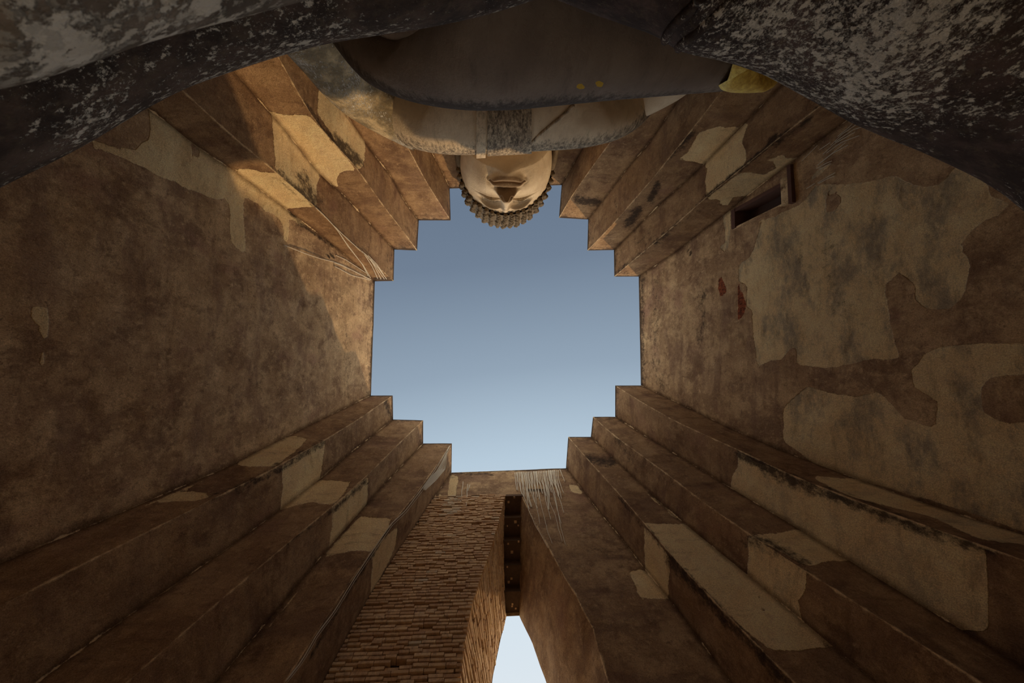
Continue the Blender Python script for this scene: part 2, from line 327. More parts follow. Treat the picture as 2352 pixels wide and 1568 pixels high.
# fresher, paler plaster where repairs and flaking left an outline on the walls
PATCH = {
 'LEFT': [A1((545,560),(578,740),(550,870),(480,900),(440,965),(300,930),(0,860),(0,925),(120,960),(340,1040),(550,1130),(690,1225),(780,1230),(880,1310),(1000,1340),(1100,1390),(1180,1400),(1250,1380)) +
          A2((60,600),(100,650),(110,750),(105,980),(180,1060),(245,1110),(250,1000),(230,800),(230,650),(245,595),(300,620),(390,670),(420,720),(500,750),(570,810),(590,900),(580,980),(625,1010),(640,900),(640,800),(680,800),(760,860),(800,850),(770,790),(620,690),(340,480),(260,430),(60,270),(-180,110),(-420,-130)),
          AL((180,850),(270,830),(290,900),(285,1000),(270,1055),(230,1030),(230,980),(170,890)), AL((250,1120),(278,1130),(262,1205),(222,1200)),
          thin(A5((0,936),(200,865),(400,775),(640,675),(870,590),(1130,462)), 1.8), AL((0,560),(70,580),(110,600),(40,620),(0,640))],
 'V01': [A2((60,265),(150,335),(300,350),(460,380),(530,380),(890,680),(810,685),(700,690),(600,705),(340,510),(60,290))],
 'V12': [A2((490,-40),(510,180),(515,300),(510,360),(870,690),(890,680),(890,480),(915,420),(930,400),(640,40),(480,-190))],
 'V23': [A1((1610,590),(1760,640),(1990,640)) + A2((1260,360),(1150,355),(1095,380),(1070,450),(1090,520),(900,410),(620,40))],
 'V34': [A1((2085,400),(2070,610),(2180,800)) + A2((1250,370),(1310,310),(1330,140),(1290,0)) + A1((2360,640),(2300,560))],
 'W23': [A4((590,545),(650,560),(780,550),(870,480),(450,900),(400,875),(240,845),(330,760),(400,610),(500,580))],
 'W12': [A4((870,480),(812,640),(800,700),(840,760),(840,880),(470,1190),(480,1100),(470,1030),(490,950),(450,890))],
 'W01': [A4((470,1200),(700,1020),(800,960),(1000,990),(1110,920),(1080,880),(940,880),(1060,840),(1170,800),(1180,840),(1320,820),(1210,980),(890,1170),(700,1190),(690,1260),(590,1255),(620,1215),(500,1210))],
 'RIGHT': [AR((745,330),(850,310),(1020,225),(1100,120),(1200,110),(1280,115),(1450,90),(1570,65),(1700,120),(1820,130),(1900,60),(1930,0),(2030,0),(2130,100),(2150,190),(2265,215),(2260,285),(2110,330),(2010,430),(1960,480),(2030,590),(1990,790),(1900,860),(1760,865),(1700,800),(1700,720),(1600,640),(1550,690),(1510,720),(1550,960),(1600,1150),(1530,1170),(1430,1155),(1300,1190),(1180,1215),(990,1190),(985,1100),(950,1090),(900,1160),(800,1180),(750,1210),(720,950),(720,870),(690,850),(690,720),(640,700),(640,590),(700,560),(740,470),(770,360)),
           AR((1670,1220),(1720,1190),(1730,1140),(1850,1085),(2100,1065),(2400,1060),(2400,1700),(2300,1700),(1830,1600),(1820,1410),(1690,1330)),
           A6((1170,180),(1290,80),(1400,110),(1530,130),(1640,105),(1760,230),(1880,280),(1910,280),(2352,260),(2500,300),(2500,850),(2000,670),(1650,570),(1330,470),(1250,400),(1170,350)),
           AR((1010,160),(1060,110),(1200,-10),(1120,10)), AR((545,300),(590,265),(590,400),(570,530),(510,480),(560,470))],
 'R01': [A6((1330,520),(1560,535),(1700,545),(2500,850),(2450,870),(2140,830),(1900,720),(1530,630),(1330,540))],
 'R12': [A6((945,400),(1050,460),(1530,600),(2150,830),(2172,930),(2180,1290),(2010,1270),(1850,1170),(1620,1030),(1400,950),(1230,820),(1120,740),(905,590),(915,540),(950,470))],
 'R23': [A6((1000,810),(1130,800),(1240,780),(1560,930),(1370,940),(1290,970),(1170,900))],
 'R34': [A6((1000,810),(1080,850),(1290,950),(1280,1090),(1240,1130),(1280,1310),(1200,1210),(990,1020),(1000,920))],
 'R45': [A6((480,750),(650,755),(690,750),(1000,1000),(1250,1210),(1420,1360),(1180,1380),(1100,1370),(1050,1330),(900,1200),(700,990),(620,930),(500,790)), thin(A6((500,600),(560,650),(660,735)), 3)],
 'R56': [A6((490,770),(610,910),(612,960),(600,1130),(490,990))],
 'FR': [A6((410,990),(480,970),(620,1120),(570,1120),(460,1125),(440,1050)), A7((2110,370),(2240,360),(2345,500),(2150,490))],
 'FRONT': [A7((240,205),(372,225),(320,565),(195,555)), A7((2110,370),(2240,360),(2345,500),(2150,490)), A7((30,570),(70,510),(160,540),(60,620),(0,640))],
 'L01': [A5((1150,465),(1300,375),(1430,320),(1510,335),(1450,400),(1350,475)), A5((760,650),(870,595),(1010,603),(1050,608),(980,640),(750,650)), thin(A5((0,955),(200,880),(400,790),(640,685),(870,603),(1130,475)), 1.6)],
 'L12': [A5((1380,470),(1600,340),(1580,500),(1570,550),(1375,695),(1390,560)), thin(A5((160,1528),(400,1335),(650,1180),(1060,888),(1260,765)), 1.8), thin(A5((1580,530),(1700,430)), 3)],
 'L23': [A5((1570,540),(1725,545),(1680,620),(1640,660),(1530,645),(1360,690),(1500,580)), thin(A5((180,1545),(400,1360),(650,1200),(1060,910),(1260,790)), 1.6)],
 'L34': [A5((1630,660),(1810,520),(1805,650),(1780,730),(1610,910),(1630,760)), thin(A5((1130,1455),(1350,1195),(1500,1040)), 2), A5((1610,890),(1600,960),(1500,1050),(1540,960))],
 'L45': [A5((1770,720),(1925,728),(1900,790),(1830,890),(1740,885),(1590,915),(1700,790)), thin(A5((1145,1465),(1360,1205),(1510,1045)), 2)],
 'L56': [A5((1820,880),(1955,760),(1940,880),(1890,980),(1815,1115),(1830,960))],
}
HOLE = {'RIGHT': [AR((1160,160),(1250,180),(1250,240),(1200,290),(1160,280)), AR((2090,1300),(2200,1260),(2420,1250),(2420,1530),(2220,1545),(2120,1490)), A6((2140,60),(2250,30),(2452,40),(2452,240),(2270,265),(2140,200)), A6((1650,100),(1790,90),(1930,160),(1915,280),(1760,235))],
 'LEFT': [A1((935,890),(990,920),(1020,1000),(980,1035),(955,1060),(945,990))],
 'R45': [A6((1030,1150),(1080,1155),(1080,1180),(1030,1170)), A6((1050,1095),(1080,1100),(1075,1125),(1045,1115))]}
RED = {'RIGHT': [AR((515,690),(535,660),(575,760),(530,790),(515,740)), AR((633,690),(650,720),(690,840),(660,920),(633,935))]}
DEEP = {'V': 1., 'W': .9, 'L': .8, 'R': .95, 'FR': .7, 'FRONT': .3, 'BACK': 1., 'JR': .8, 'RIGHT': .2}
GREY = {'RIGHT': .95, 'R12': .5, 'R34': .6, 'W01': .35, 'V12': .3, 'R01': .5}
STAIN = {
 'R56': [(A6((360,620),(500,780),(620,930)), 8, .7), (A6((620,930),(800,1120),(1000,1330),(1200,1550)), 20, .95), (A6((120,330),(110,480)), 14, .5)],
 'R45': [(A6((500,765),(620,925),(800,1100),(1000,1310),(1200,1545)), 9, .8), (A6((210,440),(330,450)), 16, .9)],
 'R34': [(A6((1000,820),(1150,880),(1290,960)), 26, .8), (A6((520,450),(640,560),(800,680)), 8, .6), (A6((350,330),(430,450)), 16, .6)],
 'R23': [(A6((1030,815),(1160,890),(1290,955)), 18, .8), (A6((250,240),(340,330)), 14, .6)],
 'R12': [(A6((960,400),(1200,530),(1530,640),(1900,800),(2200,880)), 26, .95), (A6((345,80),(345,220)), 14, .6)],
 'R01': [(A6((960,400),(1200,515),(1530,625),(1900,775)), 7, .7)],
 'RIGHT': [(AR((60,670),(60,1330)), 9, .8), (AR((150,700),(130,1200),(190,1330)), 22, .55), (AR((420,700),(430,930),(400,1060)), 16, .6), (AR((1000,560),(1180,800),(1350,900)), 60, .42), (AR((1180,420),(1200,700)), 30, .45), (AR((2352,350),(2300,800)), 60, .3), (A6((2160,830),(2330,900)), 40, .5), (AR((340,515),(355,530)), 4, 1.5)],
 'W12': [(A4((460,1200),(700,1010),(1050,720),(1420,460),(1540,330)), 7, 1.2), (A4((1060,660),(1150,640)), 10, 1.1), (A3((632,1300),(940,1050),(1200,830),(1470,590)), 7, .8), (A3((850,1000),(960,950)), 18, .6)],
 'W01': [(A4((480,1185),(700,1020),(1050,725),(1420,470)), 4, 1.1), (A4((1100,710),(1450,440)), 10, .8), (A3((700,1230),(1000,1010),(1500,640)), 10, .5), (A3((1000,1000),(1150,850)), 16, .8)],
 'W23': [(A3((760,830),(840,720)), 14, 1.1), (A3((960,620),(1020,490)), 12, 1.0), (A3((1060,280),(1220,150),(1330,10)), 13, .9)],
 'W34': [(A3((640,640),(650,760)), 4, .7), (A3((1100,260),(1330,10)), 4, .6)],
 'W45': [(A3((300,620),(380,640),(480,640)), 13, 1.0)],
 'W56': [(A3((160,480),(140,780)), 12, .6)],
 'V01': [(A2((875,680),(620,500),(500,370)), 4, .9), (A2((1418,1340),(1580,1340)), 8, .9)],
 'V12': [(A2((500,380),(660,500),(780,600),(870,670)), 18, 1.0), (A2((760,420),(880,640)), 26, .8), (A1((1700,1150),(1640,1160)), 5, 1.)],
 'V23': [(A2((1080,1000),(1280,700),(1130,570)), 3, .5), (A2((1600,1060),(1790,1075)), 8, .8)],
 'V34': [(A1((1970,560),(2100,760),(2220,880)), 10, 1.0), (A1((2230,830),(2340,960)), 12, .9), (A2((960,10),(1120,180),(1230,330)), 13, 1.1), (A2((1100,100),(1290,290)), 16, .9)],
 'LEFT': [(A2((640,720),(800,880),(1060,1050)), 6, .9), (A2((690,830),(760,890)), 14, .6), (A2((985,1125),(1050,1130)), 3.5, 1.8), (A2((1400,1360),(1395,1560)), 9, .6), (AL((1130,560),(1140,620)), 12, .5), (AL((1520,1300),(1700,1400)), 30, .4), (AL((2080,1000),(2090,1400)), 12, .5), (AL((0,650),(60,720)), 30, .4), (A1((865,430),(960,520),(1080,620)), 1.5, 2.)],
 'L01': [(A5((1000,620),(1130,590),(1330,480),(1590,345)), 7, .85), (A5((1700,290),(1920,130)), 9, .5)],
 'L12': [(A5((1010,640),(1130,600),(1400,470),(1590,350)), 12, .9), (A5((1890,140),(1925,230)), 10, .9)],
 'L23': [(A5((1640,660),(1800,540)), 6, .8), (A5((1900,250),(2075,250)), 8, .6)],
 'L34': [(A5((1400,860),(1640,680),(1800,545)), 9, .9)],
 'L45': [(A5((1480,1420),(1640,1170),(1830,870),(1920,740)), 4, .8)],
 'L56': [(A5((1500,1440),(1660,1170),(1840,880),(1930,745)), 7, .9)],
 'FRONT': [(A7((1480,450),(1700,460)), 5, 1.0), (A7((300,180),(900,200)), 3, 1.)],
 'FR': [(A7((1750,540),(1850,600)), 14, .6), (A6((200,870),(440,960)), 30, .45), (A6((240,1270),(130,1040)), 5, .7)],
 'JR': [],
}
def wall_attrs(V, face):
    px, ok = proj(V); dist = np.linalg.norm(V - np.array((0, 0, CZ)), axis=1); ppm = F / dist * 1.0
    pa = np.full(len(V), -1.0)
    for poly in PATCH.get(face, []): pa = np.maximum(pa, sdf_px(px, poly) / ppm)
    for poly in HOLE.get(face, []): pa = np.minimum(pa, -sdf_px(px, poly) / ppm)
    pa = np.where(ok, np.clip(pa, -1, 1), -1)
    st = np.zeros(len(V))
    for pl, wpx, s in STAIN.get(face, []): st = np.maximum(st, s * np.exp(-(seg_px(px, pl) / wpx) ** 2))
    st = np.where(ok, st, 0)
    st = np.maximum(st, np.exp(-((TOP + CZ - V[:, 2]) / .10) ** 2) * 1.5); st = np.maximum(st, .62 * np.exp(-np.maximum(TOP + CZ - V[:, 2], 0) / 1.1))      # mould along the wet crown
    rd = np.full(len(V), -1.0)
    for poly in RED.get(face, []): rd = np.maximum(rd, sdf_px(px, poly) / ppm)
    rd = np.where(ok, np.clip(rd, -1, 1), -1)
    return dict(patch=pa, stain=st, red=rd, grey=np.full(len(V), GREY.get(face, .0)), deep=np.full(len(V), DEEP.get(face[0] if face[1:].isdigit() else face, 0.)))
def strip(A, B, cell=.13):                 # ruled grid between two edges
    w = np.linalg.norm(A[0] - B[0]); m = max(6, int(max(w, np.linalg.norm(A[60] - B[60])) / cell) + 1)
    t = np.linspace(0, 1, m)[None, :, None]; return A[:, None] * (1 - t) + B[:, None] * t
def wall_face(name, P, face, parent=None, amp=.035, mask=None):
    Q = rough(P, amp); n, m, _ = Q.shape; V = Q.reshape(-1, 3)
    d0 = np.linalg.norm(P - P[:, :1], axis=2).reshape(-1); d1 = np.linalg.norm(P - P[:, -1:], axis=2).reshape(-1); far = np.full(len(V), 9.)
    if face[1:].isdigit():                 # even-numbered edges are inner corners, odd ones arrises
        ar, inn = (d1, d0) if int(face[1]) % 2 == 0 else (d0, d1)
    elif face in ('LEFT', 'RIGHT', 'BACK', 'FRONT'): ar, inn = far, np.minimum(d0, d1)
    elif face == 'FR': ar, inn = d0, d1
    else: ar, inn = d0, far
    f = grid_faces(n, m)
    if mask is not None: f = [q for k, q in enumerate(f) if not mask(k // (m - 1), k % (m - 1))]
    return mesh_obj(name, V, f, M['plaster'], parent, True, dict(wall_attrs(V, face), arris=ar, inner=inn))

OX0, OX1, OY0, OY1 = -9.6, 11.2, -13.2, 7.6
TZ = TOP + CZ; TZO = TZ - 2.2          # crown of the walls, unseen outer side lowered to let sun reach the face
def slab(name, quads):
    v, f = [], []
    for q in quads: f.append(tuple(range(len(v), len(v) + len(q)))); v += q
    return mesh_obj(name, v, f, M['plaster'], attrs={})
# outer skin and crown of every wall
def crown(name, pts_inner, outer):         # polygon cap at the top + outer faces
    inn = [tuple(p[:2]) + (TZ,) for p in pts_inner]; out = [tuple(p) + (TZO,) for p in outer]
    q = [[inn[i], inn[i + 1], out[min(i // 3, 1)] if i < 6 else out[2]] for i in range(6)]
    q = [[inn[i], inn[i + 1], out[1]] for i in range(6)] + [[inn[6], out[0], out[1]], [inn[0], out[1], out[2]]]
    for a, b in zip(out[:-1], out[1:]): q.append([a, b, b[:2] + (0.,), a[:2] + (0.,)])
    return struct(slab(name, q))
def T(k): return E3[k][0]
for nm, c, outer in (('wall_back_left', 'V', [(OX0, OY0)]), ('wall_back_right', 'W', [(OX1, OY0)]), ('wall_front_left', 'L', [(OX0, OY1)]), ('wall_front_right', 'R', [(OX1, OY1)])):
    a = T(c + '0'); z6 = T(c + '6'); ox, oy = outer[0]
    o = crown(nm, [T(f'{c}{i}') for i in range(7)], [(z6[0], oy), (ox, oy), (ox, a[1])])
    for i in (0, 2, 4):                    # each step: the face across and the face along
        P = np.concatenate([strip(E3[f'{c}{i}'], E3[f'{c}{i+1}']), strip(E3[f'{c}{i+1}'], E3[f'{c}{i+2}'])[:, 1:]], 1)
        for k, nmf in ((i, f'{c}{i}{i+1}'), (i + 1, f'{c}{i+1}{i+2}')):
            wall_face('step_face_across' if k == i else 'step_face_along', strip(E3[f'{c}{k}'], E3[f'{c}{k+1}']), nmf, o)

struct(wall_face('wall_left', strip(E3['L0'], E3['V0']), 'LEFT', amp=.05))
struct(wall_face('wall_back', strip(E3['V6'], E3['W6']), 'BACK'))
for nm, a, b, axis, val in (('wall_left', 'L0', 'V0', 0, OX0), ('wall_right', 'R0', 'W0', 0, OX1), ('wall_back', 'V6', 'W6', 1, OY0), ('wall_front', 'L6', 'R6', 1, OY1)):
    A, B = T(a), T(b)
    oa = (val, A[1]) if axis == 0 else (A[0], val); ob = (val, B[1]) if axis == 0 else (B[0], val)
    q = [[tuple(A), tuple(B), ob + (TZO,), oa + (TZO,)]]
    if nm != 'wall_front': q.append([oa + (TZO,), ob + (TZO,), ob + (0.,), oa + (0.,)])
    o = slab('crown', q)
    if nm in bpy.data.objects: o.parent = bpy.data.objects[nm]
    else: PEND = globals().setdefault('PEND', {}); PEND[nm] = o

# ---- right wall with its recessed window
PR = strip(E3['R0'], E3['W0'])
def wall_hit(P, p):                        # where the ray through pixel p meets a ruled wall grid
    V, ok = proj(P.reshape(-1, 3)); d = ((V - np.array(p)) ** 2).sum(1); k = np.argmin(np.where(ok, d, 1e12))
    i, j = divmod(int(k), P.shape[1]); i = min(max(i, 1), P.shape[0] - 2); j = min(max(j, 1), P.shape[1] - 2)
    n = np.cross(P[i, j + 1] - P[i, j - 1], P[i + 1, j] - P[i - 1, j]); o = np.array((0, 0, CZ)); r = ray(p)
    return o + r * ((P[i, j] - o) @ n) / (r @ n)
wq = [wall_hit(PR, p) for p in ((1686, 488), (1814, 404), (1819, 460), (1686, 525))]
z_hi = (wq[0][2] + wq[3][2]) / 2; z_lo = (wq[1][2] + wq[2][2]) / 2
y_bk = (wq[0][1] + wq[1][1]) / 2; y_fr = (wq[2][1] + wq[3][1]) / 2
def wx(y, z):                              # x of the right wall surface
    i = np.clip((TOP + CZ - z) / DZ, 0, len(ZL) - 1); i0 = int(i); a, b = E3['R0'][i0], E3['W0'][i0]
    t = (y - a[1]) / (b[1] - a[1]); return a[0] * (1 - t) + b[0] * t
# snap grid lines to the opening
iz0 = int(round((TOP + CZ - z_hi) / DZ)); iz1 = int(round((TOP + CZ - z_lo) / DZ))
mcol = PR.shape[1]; ymid = PR[(iz0 + iz1) // 2, :, 1]
jb, jf = int(np.argmin(abs(ymid - y_bk))), int(np.argmin(abs(ymid - y_fr)))
for i in range(iz0, iz1 + 1):
    for j, y in ((jb, y_bk), (jf, y_fr)):
        PR[i, j, 1] = y; PR[i, j, 0] = wx(y, PR[i, j, 2])
z_hi, z_lo = TOP + CZ - iz0 * DZ, TOP + CZ - iz1 * DZ
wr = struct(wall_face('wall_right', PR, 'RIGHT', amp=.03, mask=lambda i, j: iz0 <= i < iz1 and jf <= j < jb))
PEND['wall_right'].parent = wr
DEP = .55
def box_pts(x0, x1, y0, y1, z0, z1): return [(x, y, z) for x in (x0, x1) for y in (y0, y1) for z in (z0, z1)]
BOXF = [(0, 1, 3, 2), (4, 6, 7, 5), (0, 4, 5, 1), (2, 3, 7, 6), (0, 2, 6, 4), (1, 5, 7, 3)]
def hexa(name, pts, mat, parent=None): return mesh_obj(name, pts, BOXF, mat, parent)
def wpt(y, z, d): return (wx(y, z) + d, y, z)
def wbox(name, y0, y1, z0, z1, d0, d1, mat, parent): return hexa(name, [wpt(y, z, d) for d in (d0, d1) for y in (y0, y1) for z in (z0, z1)], mat, parent)
win = struct(wbox('window_1', y_bk, y_fr, z_lo, z_hi, DEP, DEP + .08, M['slat'], None))
t_ = .09
wbox('window_frame_side', y_bk - .02, y_bk + t_, z_lo, z_hi, -.03, DEP, M['wood'], win)
wbox('window_frame_side', y_fr - .04, y_fr + .02, z_lo, z_hi, .0, DEP, M['plaster'], win)
wbox('window_frame_head', y_bk, y_fr, z_hi - .10, z_hi + .03, -.03, DEP, M['wood'], win)
wbox('window_sill', y_bk - .1, y_fr + .06, z_lo - .04, z_lo + .16, -.05, DEP, M['plaster'], win)
wbox('sill_shadow_bar', y_bk - .35, y_fr + .10, z_lo - .14, z_lo - .05, -.09, .06, M['wood'], win)  # dark bar standing in for the shadow gap below the sill
nsl = 26
for k in range(nsl):
    y = y_bk + t_ + (y_fr - y_bk - t_ - .05) * (k + .5) / nsl
    wbox('slat', y - .018, y + .012, z_lo + .14, z_hi - .1, DEP - .07, DEP, M['slat'], win)

# ---- front wall with the lancet doorway
def fw_y(x, z):
    i = float(np.clip((TOP + CZ - z) / DZ, 0, len(ZL) - 1.001)); i0 = int(i); fr = i - i0
    a = E3['L6'][i0] * (1 - fr) + E3['L6'][i0 + 1] * fr; b = E3['R6'][i0] * (1 - fr) + E3['R6'][i0 + 1] * fr
    return a[1] + (b[1] - a[1]) * (x - a[0]) / (b[0] - a[0])
def fw_hit(p):
    lo, hi = 2., 16.
    d = ray(p)
    for _ in range(50):
        z = (lo + hi) / 2; q = d * z / d[2]
        if q[1] > fw_y(q[0], z + CZ): hi = z
        else: lo = z
    q = d * z / d[2]; return np.array((q[0], q[1], z + CZ))
INL = [(1163,1135),(1157,1150),(1145,1200),(1120,1283),(1102,1335),(1084,1392),(1066,1482),(1058,1568)]
INR = [(1196,1135),(1222,1188),(1262,1261),(1301,1333),(1323,1366),(1338,1399),(1362,1442),(1374,1489),(1398,1568)]
OUL = [(1163,1415),(1149,1471),(1131,1558)]
OUR = [(1193,1415),(1205,1440),(1222,1474),(1241,1530),(1255,1566)]
def jamb_line(pts3, zs):                   # x,y as functions of height, extended to the ground
    p = np.array(pts3)[::-1]; o = np.argsort(p[:, 2]); p = p[o]
    sx = (p[1] - p[0]) / (p[1][2] - p[0][2]); out = []
    for z in zs:
        if z < p[0][2]: q = p[0] + sx * (z - p[0][2]) * .35; q = np.r_[q[:2], z]
        else: q = np.r_[np.interp(z, p[:, 2], p[:, 0]), np.interp(z, p[:, 2], p[:, 1]), z]
        out.append(q)
    return np.array(out)
il3, ir3 = [fw_hit(p) for p in INL], [fw_hit(p) for p in INR]
def at_y(p, y): d = ray(p); q = d * y / d[1]; return q + np.array((0, 0, CZ))
YO = OY1
ol3, or3 = [at_y(p, YO) for p in OUL], [at_y(p, YO) for p in OUR]
zin, zout = (il3[0][2] + ir3[0][2]) / 2, ol3[0][2]
NS = 70; ts = np.linspace(0, 1, NS)
zi = zin * (1 - ts); zo = zout * (1 - ts)
JIL, JIR = jamb_line(il3, zi), jamb_line(ir3, zi)
for J in (JIL, JIR):
    for q in J: q[1] = fw_y(q[0], q[2])
JOL, JOR = jamb_line(ol3, zo), jamb_line(or3, zo); JOL[:, 1] = YO; JOR[:, 1] = YO
def edge_z(k, z):
    i = float(np.clip((TOP + CZ - z) / DZ, 0, len(ZL) - 1.001)); i0 = int(i); fr = i - i0; return E3[k][i0] * (1 - fr) + E3[k][i0 + 1] * fr
# band above the doorway
zb = np.linspace(TZ, zin, 14); A = np.array([edge_z('L6', z) for z in zb]); B = np.array([edge_z('R6', z) for z in zb])
tt = np.linspace(0, 1, 46)[None, :, None]; PB = A[:, None] * (1 - tt) + B[:, None] * tt
crest = np.interp(np.linspace(0, 1, 46), [0, .1, .3, .5, .8, 1], [0, -.10, -.17, -.10, .04, 0])
PB[:, :, 2] += np.linspace(1, 0, 14)[:, None] * crest[None]
wf = struct(wall_face('wall_front', PB, 'FRONT', amp=.03)); PEND['wall_front'].parent = wf
A = np.array([edge_z('R6', z) for z in zi]); t = np.linspace(0, 1, 18)[None, :, None]
wall_face('plaster_face', JIR[:, None] * (1 - t) + A[:, None] * t, 'FR', wf, .03)
# brick field, recessed behind the plaster
A = np.array([edge_z('L6', z) for z in zi])
REC = .11
t = np.linspace(0, 1, 12)[None, :, None]; PL = A[:, None] * (1 - t) + JIL[:, None] * t; PL = PL + np.array((0, REC, 0))
mesh_obj('mortar_bed', PL.reshape(-1, 3), grid_faces(NS, 12), M['mortar'], wf)
# right jamb (plastered), left jamb (mortar behind bricks), soffit in corbelled steps
t = np.linspace(0, 1, 26)[None, :, None]
PJ = JIR[:, None] * (1 - t) + JOR[:, None] * t
wall_face('plaster_jamb', PJ, 'JR', wf, .04)
ns = 5
for k in range(ns):
    a, b = k / ns, (k + 1) / ns
    pl0, pr0, pl1, pr1 = [q[0] * (1 - u) + w[0] * u for u in (a, b) for q, w in ((JIL, JOL), (JIR, JOR))]
    zt = pl0[2] - .18 * (k > 0)
    zz = min(pl0[2], pl1[2]); zz = pl0[2] * .5 + pl1[2] * .5
    pts = [(pl0[0] - .1, pl0[1], zz), (pl0[0] - .1, pl0[1], zz + .7), (pl1[0] - .1, pl1[1], zz), (pl1[0] - .1, pl1[1], zz + .7),
           (pr0[0] + .1, pr0[1], zz), (pr0[0] + .1, pr0[1], zz + .7), (pr1[0] + .1, pr1[1], zz), (pr1[0] + .1, pr1[1], zz + .7)]
    hexa('corbel_course', pts, M['mortar'], wf)
    for _ in range(3):                     # brick ends poking from the soffit
        u, v = random.random(), random.random(); c = np.array(pts[0]) * (1 - u) + np.array(pts[2]) * u
        x = c[0] + .1 + (pr0[0] - pl0[0]) * v; s = random.uniform(.02, .045)
        hexa('brick_end', box_pts(x - s, x + s, c[1] - s, c[1] + s, zz - .025, zz + .05), M['brick'], wf)
# outer face of the front wall beside the doorway
ov = [(OX0, YO, 0), (OX0, YO, TZ), (OX1, YO, TZ), (OX1, YO, 0)]
v = [tuple(p) for p in JOL] + [(OX0, YO, p[2]) for p in JOL]
n = NS
f = [(i, i + 1, n + i + 1, n + i) for i in range(n - 1)]
mesh_obj('outer_face', v, f, M['plaster'], wf)
v = [tuple(p) for p in JOR] + [(OX1, YO, p[2]) for p in JOR]
mesh_obj('outer_face', v, f, M['plaster'], wf)
mesh_obj('outer_face', [(OX0, YO, zout), (OX1, YO, zout), (OX1, YO, TZO), (OX0, YO, TZO)], [(0, 1, 2, 3)], M['plaster'], wf)

# bricks of the field: the lowest 300 in view as parts, the rest joined
COURSE = .092
brick_me = None
def brick_corners(xa, xb, z0, z1, out, y_of):
    return [(x, y_of(x, z) + d, z) for x in (xa, xb) for d in (-out, .10) for z in (z0, z1)]
fields = []
zrow = il3[0][2] - .05
while zrow > 5.2:
    z0, z1 = zrow - COURSE * random.uniform(.50, .64), zrow
    xl = edge_z('L6', zrow)[0]; xr = np.interp(zrow, JIL[::-1, 2], JIL[::-1, 0])
    x = xl - random.random() * .25
    while x < xr - .03:
        w = random.uniform(.20, .34); xa, xb = max(x, xl), min(x + w - .012, xr + random.uniform(-.01, .015))
        if xr - xb < .08: xb = xr + random.uniform(-.012, .012)
        if xb - xa > .03 and random.random() > .012:
            tl = random.uniform(-.010, .010)
            fields.append((xa, xb, z0 + tl, z1 + tl, random.uniform(-.014, .020) + .035 - .03 * (random.random() < .07)))
        x += w
        if xb >= xr - .02: break
    zrow -= COURSE
def brick_attr(c):
    px, _ = proj(np.mean(c, 0)); px = px[0]
    return 1. if (abs(px[0] - (1043 - (px[1] - 1140) * .25)) < 17 and px[1] < 1190 and random.random() < .9) or random.random() < .012 else 0.
vis = []
for fdat in fields:
    c = brick_corners(*fdat[:4], fdat[4], fw_y); px, ok = proj(np.mean(c, 0)); vis.append((px[0][1] if px[0][1] < 1566 else -px[0][1], c))
vis.sort(key=lambda a: -a[0])
def join_boxes(name, boxes, parent, mat=None, lime=True):
    v, f, la = [], [], []
    for c in boxes:
        k = len(v); v += c; f += [tuple(k + i for i in q) for q in BOXF]; la += [brick_attr(c) if lime else 0.] * 8
    o = mesh_obj(name, v, f, mat or M['brick'], parent, attrs=dict(lime=la)); o['kind'] = 'stuff'; return o
for s, c in vis[:300]:
    o = mesh_obj('brick', c, BOXF, M['brick'], wf, attrs=dict(lime=[brick_attr(c)] * 8))
join_boxes('brick_courses', [c for s, c in vis[300:]], wf)
# bricks of the left jamb: thin edge-on courses
jb_ = []
zrow = zin - .02
def jl(z, u):
    tpar = 1 - z / zin; i = np.clip(tpar * (NS - 1), 0, NS - 1.001); i0 = int(i); fr = i - i0
    a = JIL[i0] * (1 - fr) + JIL[i0 + 1] * fr; tp2 = np.clip((1 - z / zout), 0, 1); i = tp2 * (NS - 1.001); i0 = int(i); fr = i - i0
    b = JOL[i0] * (1 - fr) + JOL[i0 + 1] * fr; return a * (1 - u) + b * u
zz_ = np.linspace(zin, 0, 90); PJL = []
for z in zz_:
    um = 1.0 if z < zout else (zin - z) / (zin - zout) * .97 + .03
    PJL.append([jl(z, u * um) + np.array((-.06, 0, 0)) for u in np.linspace(0, 1, 20)])
mesh_obj('mortar_jamb', np.array(PJL).reshape(-1, 3), grid_faces(90, 20), M['mortar'], wf)
while zrow > 4.5:
    u = 0.
    h = COURSE * random.uniform(.5, .68)
    umax = 1.0 if zrow < zout else max(.1, (zin - zrow) / (zin - zout))
    while u < umax:
        du = random.uniform(.09, .2); ub = min(u + du - .005, umax); o = random.uniform(-.022, .018)
        if random.random() > .04:
            c = []
            for uu in (u, ub):
                for d in (o, -.12):
                    for z in (zrow - h, zrow): p = jl(z, uu); c.append((p[0] + d, p[1], z))
            jb_.append(c)
        u += du
    zrow -= COURSE
join_boxes('jamb_brick_courses', jb_, wf, lime=False)

# ---- floor, ground outside
struct(mesh_obj('floor', [(OX0, OY0, 0), (OX1, OY0, 0), (OX1, OY1, 0), (OX0, OY1, 0)], [(0, 1, 2, 3)], M['floor']))
g = struct(mesh_obj('ground', [(-80, -80, -.05), (80, -80, -.05), (80, 90, -.05), (-80, 90, -.05)], [(0, 1, 2, 3)], M['ground']))

